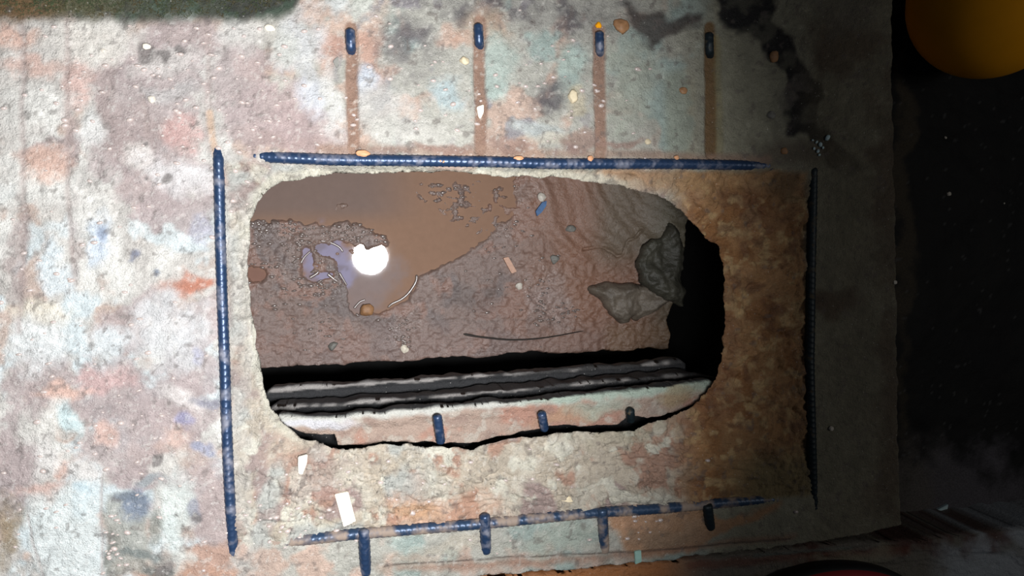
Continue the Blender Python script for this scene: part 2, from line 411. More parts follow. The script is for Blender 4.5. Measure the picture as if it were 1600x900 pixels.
    # dark round pits
    for a in [(250, 92, 9, 8), (275, 80, 8, 7), (226, 85, 14, 18), (262, 280, 9, 7), (225, 280, 5, 5), (218, 222, 8, 4), (70, 733, 8, 5), (250, 716, 9, 6), (306, 812, 8, 7), (252, 884, 13, 8)]:
        p.put(p.ell(*a, soft=.3, rag=.3) * 0.85, (126, 116, 112), 0.5, -0.002)
    # soot black stain along the top and down to the right
    SO = (66, 60, 62)
    for a, k in [((640, 70, 40, 50, 0), .45), ((830, 15, 110, 26, 0), .75), ((700, 10, 60, 16, 0), .6), ((900, 40, 60, 18, 0), .5), ((640, 45, 30, 14, 0), .55), ((850, 155, 26, 18, -20), .75), ((610, 95, 40, 40, 0), .4)]:
        p.put(p.ell(*a, soft=.7) * k * (0.5 + 0.7 * nz(26, -.3, .4, 21)), (92, 86, 90), 0.4)
    p.put(p.poly([(975, 8), (1060, 22), (1088, 28), (1088, 42), (1045, 50), (1025, 68), (985, 40)], 8) * 0.9, (74, 64, 60), 0.5)
    p.put(p.poly([(1105, -20), (1215, -20), (1215, 40), (1240, 60), (1262, 120), (1290, 130), (1280, 180), (1300, 205), (1330, 240), (1350, 268), (1320, 278), (1296, 265), (1285, 215), (1240, 205), (1226, 180), (1222, 110), (1200, 85), (1165, 58), (1130, 35)], 5) * (0.75 + 0.25 * nz(30, -.5, .1, 22)), (24, 21, 21), 0.5)
    p.put(p.ell(1235, 150, 24, 50, 0) * 0.5 * nz(22, -.2, .3, 24), (120, 112, 104))
    # rust reds towards the right seam
    for a, k in [((1330, 70, 60, 46, 0), .9), ((1385, 300, 26, 140, 0), .9), ((1340, 430, 20, 160, 0), .25), ((1390, 640, 22, 180, 0), .9), ((1310, 466, 50, 14, 0), .95), ((1300, 480, 16, 12, 0), .9), ((1370, 790, 30, 24, 0), .5), ((1240, 240, 60, 26, 0), .5)]:
        p.put(p.ell(*a, soft=.6) * k, (82, 50, 38), 0.4)
    p.put(p.ell(1330, 15, 44, 36, 40) * .7, (120, 118, 112)); p.put(p.ell(1320, 340, 24, 90, 0) * .6, (138, 134, 110)); p.put(p.ell(1350, 620, 30, 100, 0) * .5, (128, 124, 104))
    # board marks left from the formwork
    for pts, wd in [([(104, 20), (106, 300), (118, 440)], 9), ([(34, 30), (38, 380), (30, 520)], 9), ([(322, 30), (328, 235)], 10), ([(157, 745), (160, 900)], 4), ([(42, 805), (72, 905)], 4), ([(225, 150), (228, 210)], 6)]:
        p.put(p.line(pts, wd, wd) * 0.6, (166, 142, 134), 0.6, -0.0018)
    p.put(p.line([(328, 175), (336, 240)], 10, 6), (212, 174, 140), 0.4)
    # mud filled channels where the cross bars lie
    for bx, y0, y1 in BARS_TOP:
        p.put(p.line([(bx + 1, y0 - 6), (bx + 4, y1)], 19, 5, 0.15), (152, 118, 98) if bx < 1000 else (122, 92, 52), 0.55, -0.003)
    p.put(p.line([(1120, 60), (1126, 240)], 10, 8) * .5, (150, 136, 84))
    p.put(p.line([(1060, 130), (1064, 235)], 44, 20) * .35, (150, 138, 96))
    p.put(p.line([(500, 232), (760, 238), (1000, 243), (1200, 250)], 14, 12) * 0.75, (156, 124, 104), 0.6)
    for a in [(800, 228, 28, 8), (905, 222, 24, 14), (700, 226, 40, 8), (975, 228, 40, 8), (660, 225, 20, 6)]:
        p.put(p.ell(*a) * .8, (150, 118, 104), 0.6)
    # shade band along the upper left border, painted in as dark green colour
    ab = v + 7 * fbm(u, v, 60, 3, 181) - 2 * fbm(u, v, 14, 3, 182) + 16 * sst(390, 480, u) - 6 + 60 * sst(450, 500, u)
    shade_m = 1 - sst(12, 34, ab)
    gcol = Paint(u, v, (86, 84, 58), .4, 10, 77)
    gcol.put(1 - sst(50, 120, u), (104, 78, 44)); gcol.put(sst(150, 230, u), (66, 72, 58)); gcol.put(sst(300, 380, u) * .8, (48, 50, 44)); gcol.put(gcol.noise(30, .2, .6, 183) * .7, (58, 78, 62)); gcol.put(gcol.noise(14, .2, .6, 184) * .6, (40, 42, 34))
    p.c += (gcol.c - p.c) * (shade_m * .93)[..., None]; SHADE_M = shade_m
    # ---- broken out margin around the hole
    rs, _, _ = poly_sdf(p.u + 0.35 * (p.wu - p.u), p.v + 0.35 * (p.wv - p.v), RECT)
    inside = 1 - sst(-7, 5, rs)
    q = Paint(u, v, (186, 172, 152), 0.35, 14, 5)
    q.put(q.noise(46, 0, .5, 31), (196, 186, 168)); q.put(q.noise(34, .1, .5, 32), (172, 134, 112), .5); q.put(q.noise(60, .15, .5, 33), (160, 138, 130), .5)
    q.put(q.noise(26, .3, .6, 34), (206, 200, 182)); q.put(q.noise(70, .2, .6, 35) * (1 - sst(620, 700, u)), (178, 178, 170))
    q.put(q.ell(690, 800, 90, 26, -4) * .7, (190, 144, 116)); q.put(q.ell(640, 800, 40, 10) * .6, (196, 150, 104)); q.put(q.ell(500, 750, 50, 40) * .5, (164, 136, 130)); q.put(q.ell(460, 700, 60, 30) * .5, (176, 150, 132))
    q.put(q.ell(1000, 650, 90, 40, -10) * .35, (180, 176, 146))
    warm = sst(1040, 1110, u)
    q.put(warm * .93, (176, 124, 64), .35)
    q.put(warm * q.noise(40, -.1, .4, 36), (156, 104, 50), .4); q.put(warm * q.noise(13, .1, .6, 37) * .95, (202, 164, 108), .3); q.put(warm * q.noise(18, .2, .7, 38) * .6, (118, 74, 44), .5); q.put(warm * q.noise(80, .1, .6, 39) * .5, (132, 84, 52), .5)
    q.put(sst(820, 960, u) * (1 - sst(285, 310, v)) * .7, (188, 144, 92), .4)
    q.put(q.ell(1225, 290, 30, 26) * .6, (96, 74, 46)); q.put(sst(680, 740, v) * sst(1100, 1200, u) * .8, (140, 126, 82))
    # pale sawn or chipped rim
    hs, _, _ = poly_sdf(u, v, HOLE)
    rim_t = (1 - sst(10, 24, hs + 6 * fbm(u, v, 20, 3, 41))) * (1 - sst(300, 420, v) * sst(430, 520, u)) * (1 - sst(930, 1050, u))
    q.put(rim_t * .9, (204, 198, 178), .2)
    q.put((1 - sst(345, 385, u)) * .2 + sst(0, 1, (u < 392) * (v > 300)) * .55 * q.noise(30, -.4, .3, 42), (196, 186, 174), .2)
    q.put((1 - sst(1, 6, hs)) * sst(640, 690, v) * .35, (120, 108, 96), .3)
    p.c += (q.c - p.c) * inside[..., None]; p.a += (q.a - p.a) * inside
    # orange mud trapped below the front bar
    p.put(p.poly([(955, 806), (1090, 790), (1096, 812), (1150, 806), (1190, 792), (1220, 788), (1215, 800), (1100, 850), (1085, 860), (985, 868), (952, 830)], 6) * .75, (186, 128, 76), .6)
    p.put(p.ell(1030, 840, 46, 14) * .7, (158, 128, 100), .5); p.put(p.ell(870, 845, 70, 20, -5) * .6, (176, 182, 166), .2); p.put(p.ell(700, 850, 60, 14, -5) * .6, (190, 178, 158)); p.put(p.ell(640, 872, 60, 14) * .5, (186, 150, 124), .5)
    p.put(p.line([(620, 888), (900, 876), (1240, 838)], 10, 10) * .6, (160, 112, 84), .6)
    p.put(p.line([(600, 884), (760, 873), (1000, 862), (1235, 842)], 2.5, 2, .1) * .8, (70, 54, 44), .6, -0.002)
    p.put(sst(1230, 1300, u) * .55, (118, 108, 84))
    mo = 1 + 0.10 * fbm(u, v, 7, 3, 171) + 0.12 * fbm(u, v, 22, 4, 172)
    p.a = np.maximum(p.a, sst(.45, .8, fbm(u, v * 1.6, 9, 2, 175)) * sst(-.1, .3, fbm(u, v, 90, 2, 176)))
    p.c = p.c * mo[..., None]
    p.c += (s2l((225, 220, 210)) - p.c) * (sst(.62, .85, fbm(u + .4 * v, v - .4 * u, 6, 2, 173)) * .3 * (1 - sst(850, 1000, u)))[..., None]
    p.c += (s2l((110, 98, 92)) - p.c) * (sst(.66, .85, fbm(u, v, 11, 3, 174)) * .5)[..., None]
    gr = p.c.mean(-1, keepdims=True); left = (1 - sst(340, 460, u))[..., None]
    p.c = p.c + (gr - p.c) * (0.14 + 0.22 * left)
    p.c += (gcol.c - p.c) * (SHADE_M * .8)[..., None]; p.a *= 1 - .8 * SHADE_M
    # relief
    dz = p.h + 0.0009 * fbm(u, v, 30, 4, 61) + 0.0010 * fbm(u, v, 9, 3, 62)
    # dish towards the hole and chipped flakes lying along it
    dip = inside * (0.006 + 0.010 * (1 - sst(0, 90, hs)))
    side = sst(300, 370, u) * (1 - sst(380, 420, u)) + sst(1110, 1160, u)
    front = sst(640, 700, v) * (1 - np.clip(side, 0, 1) * 0.5)
    us, vs = u + 10 * fbm(u, v, 60, 2, 63), v + 10 * fbm(u, v, 60, 2, 64)
    flake = fbm(us, vs * 2.4, 46, 5, 65, .55)
    lump = fbm(us, vs, 24, 4, 66, .55)
    steps = np.abs(((flake * 1.7) % 1.0) - 0.5) * 2
    t1 = vs / 17 + 1.3 * fbm(u, v, 70, 3, 67) + 0.8 * fbm(u, v, 18, 3, 68)
    t2 = vs / 9 + 1.1 * fbm(u, v, 40, 3, 69)
    saw = (1 - (t1 % 1)) * sst(-.5, .3, fbm(u, v, 50, 3, 70)) * 0.0095 + (1 - (t2 % 1)) * 0.0035
    t3 = us / 19 + 1.6 * fbm(u, v, 40, 4, 71)
    chip = front * (0.0055 * flake + saw) + (1 - front) * (0.009 * lump + 0.005 * (1 - (t3 % 1)))
    dz = dz - dip + inside * chip
    for bx, y0, y1 in BARS_TOP[:3]:
        pass
    return dz, p.c * 0.84, p.a

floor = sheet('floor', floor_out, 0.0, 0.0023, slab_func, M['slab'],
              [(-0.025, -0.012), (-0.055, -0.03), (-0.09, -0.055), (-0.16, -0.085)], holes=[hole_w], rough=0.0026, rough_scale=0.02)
props(floor, kind='structure')

# ------------------------------------------------------------------ lower floor on the right and the kerb in front
LOW = -0.16
def low_func(u, v, x, y, sd):
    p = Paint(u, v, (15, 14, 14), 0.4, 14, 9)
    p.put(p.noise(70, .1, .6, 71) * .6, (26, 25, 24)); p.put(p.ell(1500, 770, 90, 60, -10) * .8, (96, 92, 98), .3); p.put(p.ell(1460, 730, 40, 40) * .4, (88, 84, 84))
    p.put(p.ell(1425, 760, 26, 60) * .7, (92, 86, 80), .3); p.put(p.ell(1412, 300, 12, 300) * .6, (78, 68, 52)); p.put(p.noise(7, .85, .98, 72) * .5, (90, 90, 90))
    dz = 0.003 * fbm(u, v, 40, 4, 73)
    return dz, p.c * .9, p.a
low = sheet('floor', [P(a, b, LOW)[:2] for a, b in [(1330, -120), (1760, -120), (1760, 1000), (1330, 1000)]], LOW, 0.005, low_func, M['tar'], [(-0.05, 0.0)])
props(low, kind='structure')

KZ = -0.02
KERB = [(-80, 972), (560, 922), (760, 903), (900, 892), (1060, 877), (1180, 862), (1262, 852), (1330, 848), (1420, 846), (1480, 838), (1540, 834), (1600, 826), (1720, 812), (1720, 1010), (-80, 1010)]
def kerb_func(u, v, x, y, sd):
    p = Paint(u, v, (128, 122, 112), 0.35, 12, 15)
    p.put(1 - sst(1020, 1120, u), (176, 116, 70), .6)
    p.put(p.noise(50, 0, .5, 81) * sst(1000, 1300, u), (96, 64, 54), .5); p.put(sst(1440, 1500, u) * .8 * p.noise(60, -.6, .2, 82), (190, 198, 206), .3)
    p.put(p.line([(1080, 884), (1250, 868), (1420, 860)], 12, 10) * .6, (120, 62, 44), .5); p.put(p.line([(1180, 866), (1330, 856)], 5, 4) * .7, (120, 128, 122), .3)
    p.put(p.ell(1340, 868, 60, 10, -6) * .5, (170, 164, 140), .3)
    fl = fbm(u + 8 * fbm(u, v, 40, 2, 84), v * 4.2, 60, 4, 83)
    dz = 0.004 * fl + 0.0035 * np.abs(((fl * 1.8) % 1) - .5) * 2
    return dz, p.c * .85, p.a
kerb = sheet('trim_1', [P(a, b, KZ)[:2] for a, b in KERB], KZ, 0.0028, kerb_func, M['slab'], [(-0.03, -0.004), (-0.16, -0.004)], rough=0.002, rough_scale=0.03)
props(kerb, kind='structure')

# ------------------------------------------------------------------ ledges under the front of the hole
LIPZ = -0.055
LIP = [(436, 652), (500, 654), (560, 649), (640, 641), (700, 636), (780, 630), (850, 624), (930, 617), (1000, 610), (1075, 601), (1108, 596), (1122, 600),
       (1112, 611), (1090, 630), (1075, 636), (1040, 650), (1012, 653), (985, 649), (965, 663), (940, 665), (905, 667), (880, 663), (850, 671), (820, 674), (800, 681), (775, 684), (750, 692), (715, 693), (690, 694), (665, 689), (640, 692), (600, 690), (570, 697), (528, 696), (522, 678), (500, 680), (470, 674), (446, 664)]
def lip_func(u, v, x, y, sd):
    p = Paint(u, v, (172, 150, 136), 0.35, 9, 25)
    p.put(p.noise(40, 0, .5, 91) * .8, (176, 130, 112), .5); p.put(p.noise(14, .2, .6, 94) * .6, (190, 182, 170)); p.put(p.noise(20, .3, .7, 95) * .5, (140, 116, 106), .5)
    edge_y = 652 - (u - 480) * 0.0865
    top = 1 - sst(6, 16, v - edge_y + 5 * fbm(u, v, 26, 3, 92))
    p.put(top * .9, (208, 208, 200), .2); p.put(top * sst(780, 860, u) * .7, (170, 192, 174)); p.put(p.ell(490, 663, 60, 7) * .9, (214, 212, 216), .2)
    p.put(p.ell(900, 650, 60, 8, -6) * .8, (178, 142, 116)); p.put(p.ell(950, 640, 40, 12, -6) * .6, (172, 192, 178)); p.put(p.ell(1060, 615, 40, 12, -20) * .7, (170, 148, 112))
    dz = 0.003 * fbm(u, v * 1.6, 22, 4, 93) - 0.004 * sst(14, 30, v - edge_y)
    return dz, p.c * .85, p.a
lip = sheet('trim_2', [P(a, b, LIPZ)[:2] for a, b in LIP], LIPZ, 0.0018, lip_func, M['slab'], [(-0.012, 0.002), (-0.028, 0.0), (-0.045, -0.002)], rough=0.0022, rough_scale=0.02, side=(56, 60, 62))  # dark side colour paints in the shade on the ledge's face
props(lip, kind='structure')

def beam_func(seed, edge0, edge1, x0, x1):
    def fn(u, v, x, y, sd):
        p = Paint(u, v, (40, 40, 42), 0.4, 8, seed)  # darkness of the gap painted into the beam, away from its pale edge
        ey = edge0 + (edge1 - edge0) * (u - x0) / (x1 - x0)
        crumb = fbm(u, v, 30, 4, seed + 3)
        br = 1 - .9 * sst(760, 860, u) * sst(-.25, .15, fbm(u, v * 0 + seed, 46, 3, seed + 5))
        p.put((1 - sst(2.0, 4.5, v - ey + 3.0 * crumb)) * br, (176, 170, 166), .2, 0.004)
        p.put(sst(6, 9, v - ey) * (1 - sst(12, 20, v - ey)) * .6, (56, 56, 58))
        dz = 0.003 * crumb * (1 - sst(4, 10, v - ey))
        return dz, p.c * .8, p.a
    return fn
B2Z, B1Z = -0.165, -0.265
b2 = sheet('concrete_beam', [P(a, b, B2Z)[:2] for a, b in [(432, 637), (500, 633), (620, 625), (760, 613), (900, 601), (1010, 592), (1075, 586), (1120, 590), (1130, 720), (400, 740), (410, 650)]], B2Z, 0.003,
           beam_func(101, 637, 586, 432, 1075), M['slab'], [(-0.015, 0.002), (-0.035, 0.0), (-0.07, -0.002)], rough=0.0022, rough_scale=0.03, side=(44, 45, 48))  # shade of the face painted in by the dark side colour
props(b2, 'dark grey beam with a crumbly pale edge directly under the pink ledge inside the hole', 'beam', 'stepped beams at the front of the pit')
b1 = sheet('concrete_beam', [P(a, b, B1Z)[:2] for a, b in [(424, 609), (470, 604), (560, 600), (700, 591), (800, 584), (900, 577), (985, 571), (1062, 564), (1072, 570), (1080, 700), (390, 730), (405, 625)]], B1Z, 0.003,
           beam_func(111, 609, 564, 424, 1062), M['slab'], [(-0.015, 0.002), (-0.05, -0.002), (-0.12, -0.02)], rough=0.0025, rough_scale=0.035, side=(36, 36, 38))  # side colour again carries the painted shade of the face
props(b1, 'lowest dark beam with a thin pale edge, next to the black gap beside the mud', 'beam', 'stepped beams at the front of the pit')

# ------------------------------------------------------------------ the pit
MZ = -0.62
BASIN = [(340, 200), (810, 200), (806, 300), (792, 343), (765, 370), (730, 392), (690, 416), (656, 430), (650, 450), (632, 473), (606, 488), (585, 492), (578, 478), (566, 474), (557, 488), (548, 480), (543, 460), (537, 440),
         (530, 425), (520, 402), (548, 396), (552, 388), (562, 382), (574, 388), (590, 387), (600, 384), (609, 386), (614, 376), (600, 364), (560, 352), (530, 349), (480, 352), (440, 346), (340, 344)]
MUDOUT = [(300, 170), (1075, 170), (1072, 300), (1058, 360), (1052, 390), (1056, 420), (1046, 445), (1050, 470), (1040, 500), (1046, 520), (1043, 542), (960, 546), (900, 551), (830, 549), (760, 556), (690, 556), (640, 562), (540, 567), (470, 571), (300, 582)]
def basin_mask(u, v):
    p = Paint(u, v, (0, 0, 0), 0, 5, 33)
    m = p.poly(BASIN, 5)
    for a in [(514, 386, 26, 11, 0), (533, 410, 24, 7, 42), (480, 414, 11, 24, 12), (494, 434, 18, 5, -10), (548, 408, 16, 14, 0), (402, 430, 12, 10, 0)]:
        m = np.maximum(m, p.ell(*a))
    m = np.clip(m + .5 * fbm(u, v, 12, 3, 36) * (m > .02) * (m < .98), 0, 1)
    isl = p.ell(540, 330, 20, 16, 30) * .7
    m = m * (1 - isl * sst(-.1, .4, fbm(u, v, 10, 3, 34)))
    for a in [(700, 300, 40, 26, 0), (755, 325, 44, 34, 0), (665, 300, 16, 24, 0)]:
        m = m * (1 - p.ell(*a, soft=.7) * sst(-.1, .35, fbm(u, v * 1.4, 9, 3, 35)))
    return m, p
def mud_func(u, v, x, y, sd):
    bm_, p0 = basin_mask(u, v)
    p = Paint(u, v, (132, 112, 104), 0.5, 10, 35)
    p.put(p.noise(50, 0, .5, 121), (116, 102, 98), .5); p.put(p.noise(30, .1, .5, 122), (140, 110, 98), .6)
    p.put(sst(760, 900, u) * .8, (146, 106, 84), .6); p.put(sst(480, 540, v) * .5, (140, 116, 108), .5)
    p.put(sst(900, 960, u) * (1 - sst(380, 440, v)) * .8, (118, 108, 92), .6); p.put(sst(985, 1040, u) * .7, (104, 100, 82), .5)
    p.put(sst(930, 960, u) * sst(490, 520, v) * .7, (134, 104, 78), .5); p.put(p.ell(735, 465, 40, 20) * .5, (92, 84, 82)); p.put(p.ell(850, 470, 30, 40) * .4, (150, 140, 138), .8)
    p.put(p.line([(560, 500), (850, 500), (920, 520)], 3, 3) * .3, (90, 74, 66))
    wet = np.clip(p.ell(490, 400, 130, 70, 0, .5) + p.ell(720, 310, 110, 60, 0, .6) + p.ell(850, 460, 40, 50) + p.ell(630, 520, 40, 40) * .8 + .5 * p.noise(50, .2, .6, 126), 0, 1)
    p.a += (1.0 - p.a) * wet * sst(-.3, .3, fbm(u, v, 8, 3, 127)); p.a -= .25 * (1 - wet)
    p.a = np.clip(p.a, 0, 1)
    p.put(bm_ * .8, (140, 110, 92), .9)
    # height: out of the water, gravelly, with fold marks on the right
    g = fbm(u, v * 1.5, 7, 3, 131); g2 = fbm(u, v, 34, 4, 132)
    dz = 0.007 + 0.004 * g2 + 0.0028 * g
    rr = np.hypot(u - 1120, (v - 215)) + 9 * fbm(u, v, 60, 2, 133)
    fold = np.sin(rr / 8.5) + .5 * np.sin(rr / 4.1 + 1)
    fm = sst(800, 850, u) * (1 - sst(395, 425, v)) * sst(80, 130, rr) * (1 - sst(300, 340, rr))
    dz = dz * (1 - .6 * fm) + fm * (0.004 * fold + 0.006)
    dz += 0.035 * sst(985, 1045, u) * (1 - sst(380, 500, v)) + 0.02 * sst(860, 1000, u) * (1 - sst(300, 420, v))
    cr = p.line([(905, 394), (930, 393), (960, 399), (972, 380), (985, 372), (995, 358)], 2, 3, .9) + p.line([(930, 450), (955, 443), (975, 443)], 4, 3, .3)
    dz -= 0.012 * np.clip(cr, 0, 1)
    dz = dz * (1 - bm_) - 0.008 * bm_
    return dz, p.c * .9, p.a
mud = sheet('mud_bed', [P(a, b, MZ)[:2] for a, b in MUDOUT], MZ, 0.0028, mud_func, M['mud'], [(-0.02, 0.004), (-0.06, -0.01), (-0.3, -0.06)], rough=0.004, rough_scale=0.03)
props(mud, 'wet grey and brown gravelly mud bed at the bottom of the pit', 'mud', kind='stuff')

def water_func(u, v, x, y, sd):
    p = Paint(u, v, (148, 118, 99), 0.5, 8, 45)
    p.put((1 - sst(560, 680, u)) * (1 - sst(320, 360, v)) * .85, (126, 110, 104))
    p.put(p.ell(570, 440, 52, 50, 0, .5) * .75, (142, 130, 130)); p.put(p.ell(505, 405, 50, 44, 0, .3) * .95, (152, 146, 170)); p.put(p.ell(505, 405, 50, 44, 0, .3) * p.noise(12, .1, .5, 46) * .6, (128, 118, 124))  # pale reflections painted into the water as grey and lilac patches
    p.put(p.ell(400, 430, 20, 16) * 1, (138, 106, 94))
    return np.zeros(u.shape), p.c * .9, p.a
wat = sheet('puddle', [P(a, b, MZ)[:2] for a, b in [(330, 180), (830, 180), (830, 400), (670, 500), (520, 505), (330, 450)]], MZ, 0.006, water_func, M['water'], [(-0.012, 0.0)])
props(wat, 'shallow puddle of brown water with a bright lamp mirrored in it, on the pit mud', 'puddle')

# pit shell, coloured black to stand for the shade of the unlit void
def box(name, lo_, hi_, mat, **kw):
    x0, y0, z0 = lo_; x1, y1, z1 = hi_
    V = [(x0, y0, z0), (x1, y0, z0), (x1, y1, z0), (x0, y1, z0), (x0, y0, z1), (x1, y0, z1), (x1, y1, z1), (x0, y1, z1)]
    Fq = [(0, 3, 2, 1), (4, 5, 6, 7), (0, 1, 5, 4), (1, 2, 6, 5), (2, 3, 7, 6), (3, 0, 4, 7)]
    o = link(name, np_mesh(name, V, Fq, False), mat); return props(o, **kw)
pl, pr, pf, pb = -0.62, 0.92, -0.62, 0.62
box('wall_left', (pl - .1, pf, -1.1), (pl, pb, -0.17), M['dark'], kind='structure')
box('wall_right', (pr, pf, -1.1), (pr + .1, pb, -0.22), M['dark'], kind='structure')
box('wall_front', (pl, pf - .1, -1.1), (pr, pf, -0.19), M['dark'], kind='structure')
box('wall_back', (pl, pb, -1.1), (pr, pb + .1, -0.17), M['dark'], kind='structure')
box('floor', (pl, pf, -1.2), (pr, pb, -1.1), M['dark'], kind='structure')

# ------------------------------------------------------------------ reinforcing bars
def rebar(name, pts, r, mat, label, group, pitch=0.0095, seed=0, bend=0.0, taper_end=True):
    pts = [np.array(p, float) for p in pts]
    # resample
    seg = [np.linalg.norm(b - a) for a, b in zip(pts[:-1], pts[1:])]
    Lt = sum(seg); n = max(8, int(Lt / 0.0014)); cum = np.concatenate([[0], np.cumsum(seg)])
    s = np.linspace(0, Lt, n)
    C = np.stack([np.interp(s, cum, [p[k] for p in pts]) for k in range(3)], -1)
    T = np.gradient(C, axis=0); T /= np.linalg.norm(T, axis=1, keepdims=True)
    up = np.array([0, 0, 1.0]) if abs(T[0][2]) < .8 else np.array([0, 1.0, 0])
    S = np.cross(T, up); S /= np.linalg.norm(S, axis=1, keepdims=True); Up = np.cross(S, T)
    C = C + S * (0.0012 * fbm(s * 1000, s * 0 + seed * 7, 160, 2, seed))[:, None]
    K = 14
    th = np.arange(K) / K * 2 * math.pi
    sa = np.abs(((th / math.pi) % 1) - .5) * 2           # 0..1 across each half
    ph = s[:, None] / pitch + sa[None, :] * 0.9
    rib = sst(.62, .8, np.abs((ph % 1) - .5) * 2)
    fin = (np.abs(np.sin(th)) < .2)[None, :]
    rad = r * (0.95 + 0.075 * rib + 0.06 * fin)
    if taper_end:
        e = np.minimum(s, Lt - s)[:, None]
        rad = rad * np.sqrt(np.clip(1 - np.clip(1 - e / (r * .5), 0, 1) ** 2 * .5, 0.1, 1))
    V = C[:, None, :] + rad[..., None] * (np.cos(th)[None, :, None] * S[:, None, :] + np.sin(th)[None, :, None] * Up[:, None, :])
    V = V.reshape(-1, 3)
    i = np.arange(n - 1)[:, None] * K; j = np.arange(K)[None, :]; j2 = (j + 1) % K
    Fq = np.stack([i + j, i + j2, i + K + j2, i + K + j], -1).reshape(-1, 4)
    m = len(V)
    V = np.concatenate([V, C[:1], C[-1:]])
    caps = [(m, (k + 1) % K, k, m) for k in range(K)] + [(m + 1, (n - 1) * K + k, (n - 1) * K + (k + 1) % K, m + 1) for k in range(K)]
    me = bpy.data.meshes.new(name)
    fl = [tuple(map(int, q)) for q in Fq] + [tuple(c[:3]) for c in caps]
    me.from_pydata([tuple(v) for v in V], [], fl); me.update()
    for p_ in me.polygons: p_.use_smooth = True
    o = link(name, me, mat)
    return props(o, label, 'steel bar', group)
G1 = 'exposed reinforcing bars around the hole'
rebar('reinforcing_bar', [P(340, 228, -.009), P(341, 250, -.001), P(342, 300, 0), P(346, 460, -.001), P(352, 620, .001), P(361, 800, -.001), P(365, 874, -.008)], .0078, M['steel'], 'long blue-black ribbed steel bar running along the left side of the hole', G1, seed=1)
rebar('reinforcing_bar', [P(392, 244, -.010), P(440, 246, -.003), P(500, 248, .000), P(700, 251, .001), P(940, 256, .001), P(1150, 259, -.001), P(1208, 260, -.010)], .0086, M['steel'], 'long blue ribbed steel bar with tan mud clots along the top edge of the hole', G1, seed=2)
rebar('reinforcing_bar', [P(1270, 262, -.006), P(1268, 400, .000), P(1264, 560, -.001), P(1268, 700, -.001), P(1272, 830, -.012)], .0088, M['steel_dark'], 'dull dark steel bar in the shade at the right side of the hole', G1, seed=3)
rebar('reinforcing_bar', [P(422, 850, -.010), P(480, 843, -.003), P(560, 834, .001), P(760, 818, .001), P(945, 800, .001), P(1100, 788, 0), P(1232, 778, -.011)], .0088, M['steel_dirty'], 'slanting mud-caked steel bar below the broken front edge of the hole', G1, seed=4)
G2 = 'cut cross bars in the slab behind the hole'
for (bx, y0, y1), lab in zip(BARS_TOP, ['cut bar tip poking from the mud channel above the left end of the top bar', 'cut bar tip with an orange stain around it, above the small white chip',
                                        'cut bar tip at the head of the reddish channel below a yellow grain', 'dark cut bar tip beside the black sooty stain, rightmost of its row']):
    yt = {548: 46, 748: 38, 935: 50, 1108: 52}[bx]
    rebar('cut_bar', [P(bx, yt, .004), P(bx + .5, yt + 18, .006), P(bx + 1, yt + 28, .003), P(bx + 1.5, yt + 38, -.012), P(bx + 2, yt + 60, -.016), P(bx + 4, y1 - 8, -.016)], .0072, M['steel'] if bx < 1100 else M['steel_dark'], lab, G2, seed=bx)
G3 = 'short cross bars below the front bar'
for x0, y0, x1, y1, lab, mt in [(569, 828, 573, 898, 'short blue cross bar under the left end of the slanting bar', 'steel'), (757, 804, 759, 864, 'short blue cross bar at the middle of the slanting bar, its round end up', 'steel'),
                                (941, 795, 945, 862, 'short mud-smeared cross bar at the left border of the orange mud patch', 'steel_dirty'), (1106, 788, 1110, 826, 'stubby brown cross bar at the right end of the orange mud patch', 'steel_dark')]:
    rebar('cross_bar', [P(x0, y0, .008), P((x0 + x1) / 2, (y0 + y1) / 2, .003), P(x1, y1, -.006)], .0088, M[mt], lab, G3, seed=x0)
G4 = 'bar stubs standing out of the pink ledge'
for x0, y0, x1, y1, lab in [(682, 649, 688, 692, 'upright blue bar stub on the pink ledge, the tallest of three in the hole'), (845, 645, 850, 672, 'bar stub with a black broken top at the middle of the ledge inside the hole'), (984, 640, 985, 658, 'small dark bar stub at the right part of the ledge, near the hole edge')]:
    rebar('bar_stub', [P(x0, y0, LIPZ + .022), P((x0 + x1) / 2, (y0 + y1) / 2, LIPZ + .016), P(x1, y1, LIPZ + .004)], .0075, M['steel'] if x0 < 960 else M['steel_dark'], lab, G4, seed=x0)

# ------------------------------------------------------------------ loose things
def rock(name, at, sx, sy, sz, rot, mat, label, cat, group=None, seed=0, sub=3, rough=.22, sink=.3):
    rnd = random.Random(seed)
    bm = bmesh.new(); bmesh.ops.create_icosphere(bm, subdivisions=sub, radius=1)
    planes = [Vector((rnd.gauss(0, 1), rnd.gauss(0, 1), rnd.gauss(0, 1))).normalized() for _ in range(9)]
    for v in bm.verts:
        k = 1.0
        for n_ in planes:
            dd = v.co.normalized().dot(n_)
            if dd > .72: k = min(k, .72 / dd + .02)
        k *= 1 + rough * .3 * (math.sin(v.co.x * 5 + seed) * math.sin(v.co.y * 6 + 1) + .5 * math.sin(v.co.z * 9 + seed))
        v.co = v.co.normalized() * k
    for v in bm.verts: v.co = Vector((v.co.x * sx, v.co.y * sy, v.co.z * sz))
    me = bpy.data.meshes.new(name); bm.to_mesh(me); bm.free()
    for p_ in me.polygons: p_.use_smooth = sub >= 3
    o = link(name, me, mat); o.location = (at[0], at[1], at[2] + sz * (1 - 2 * sink)); o.rotation_euler = (0, 0, math.radians(rot))
    return props(o, label, cat, group)

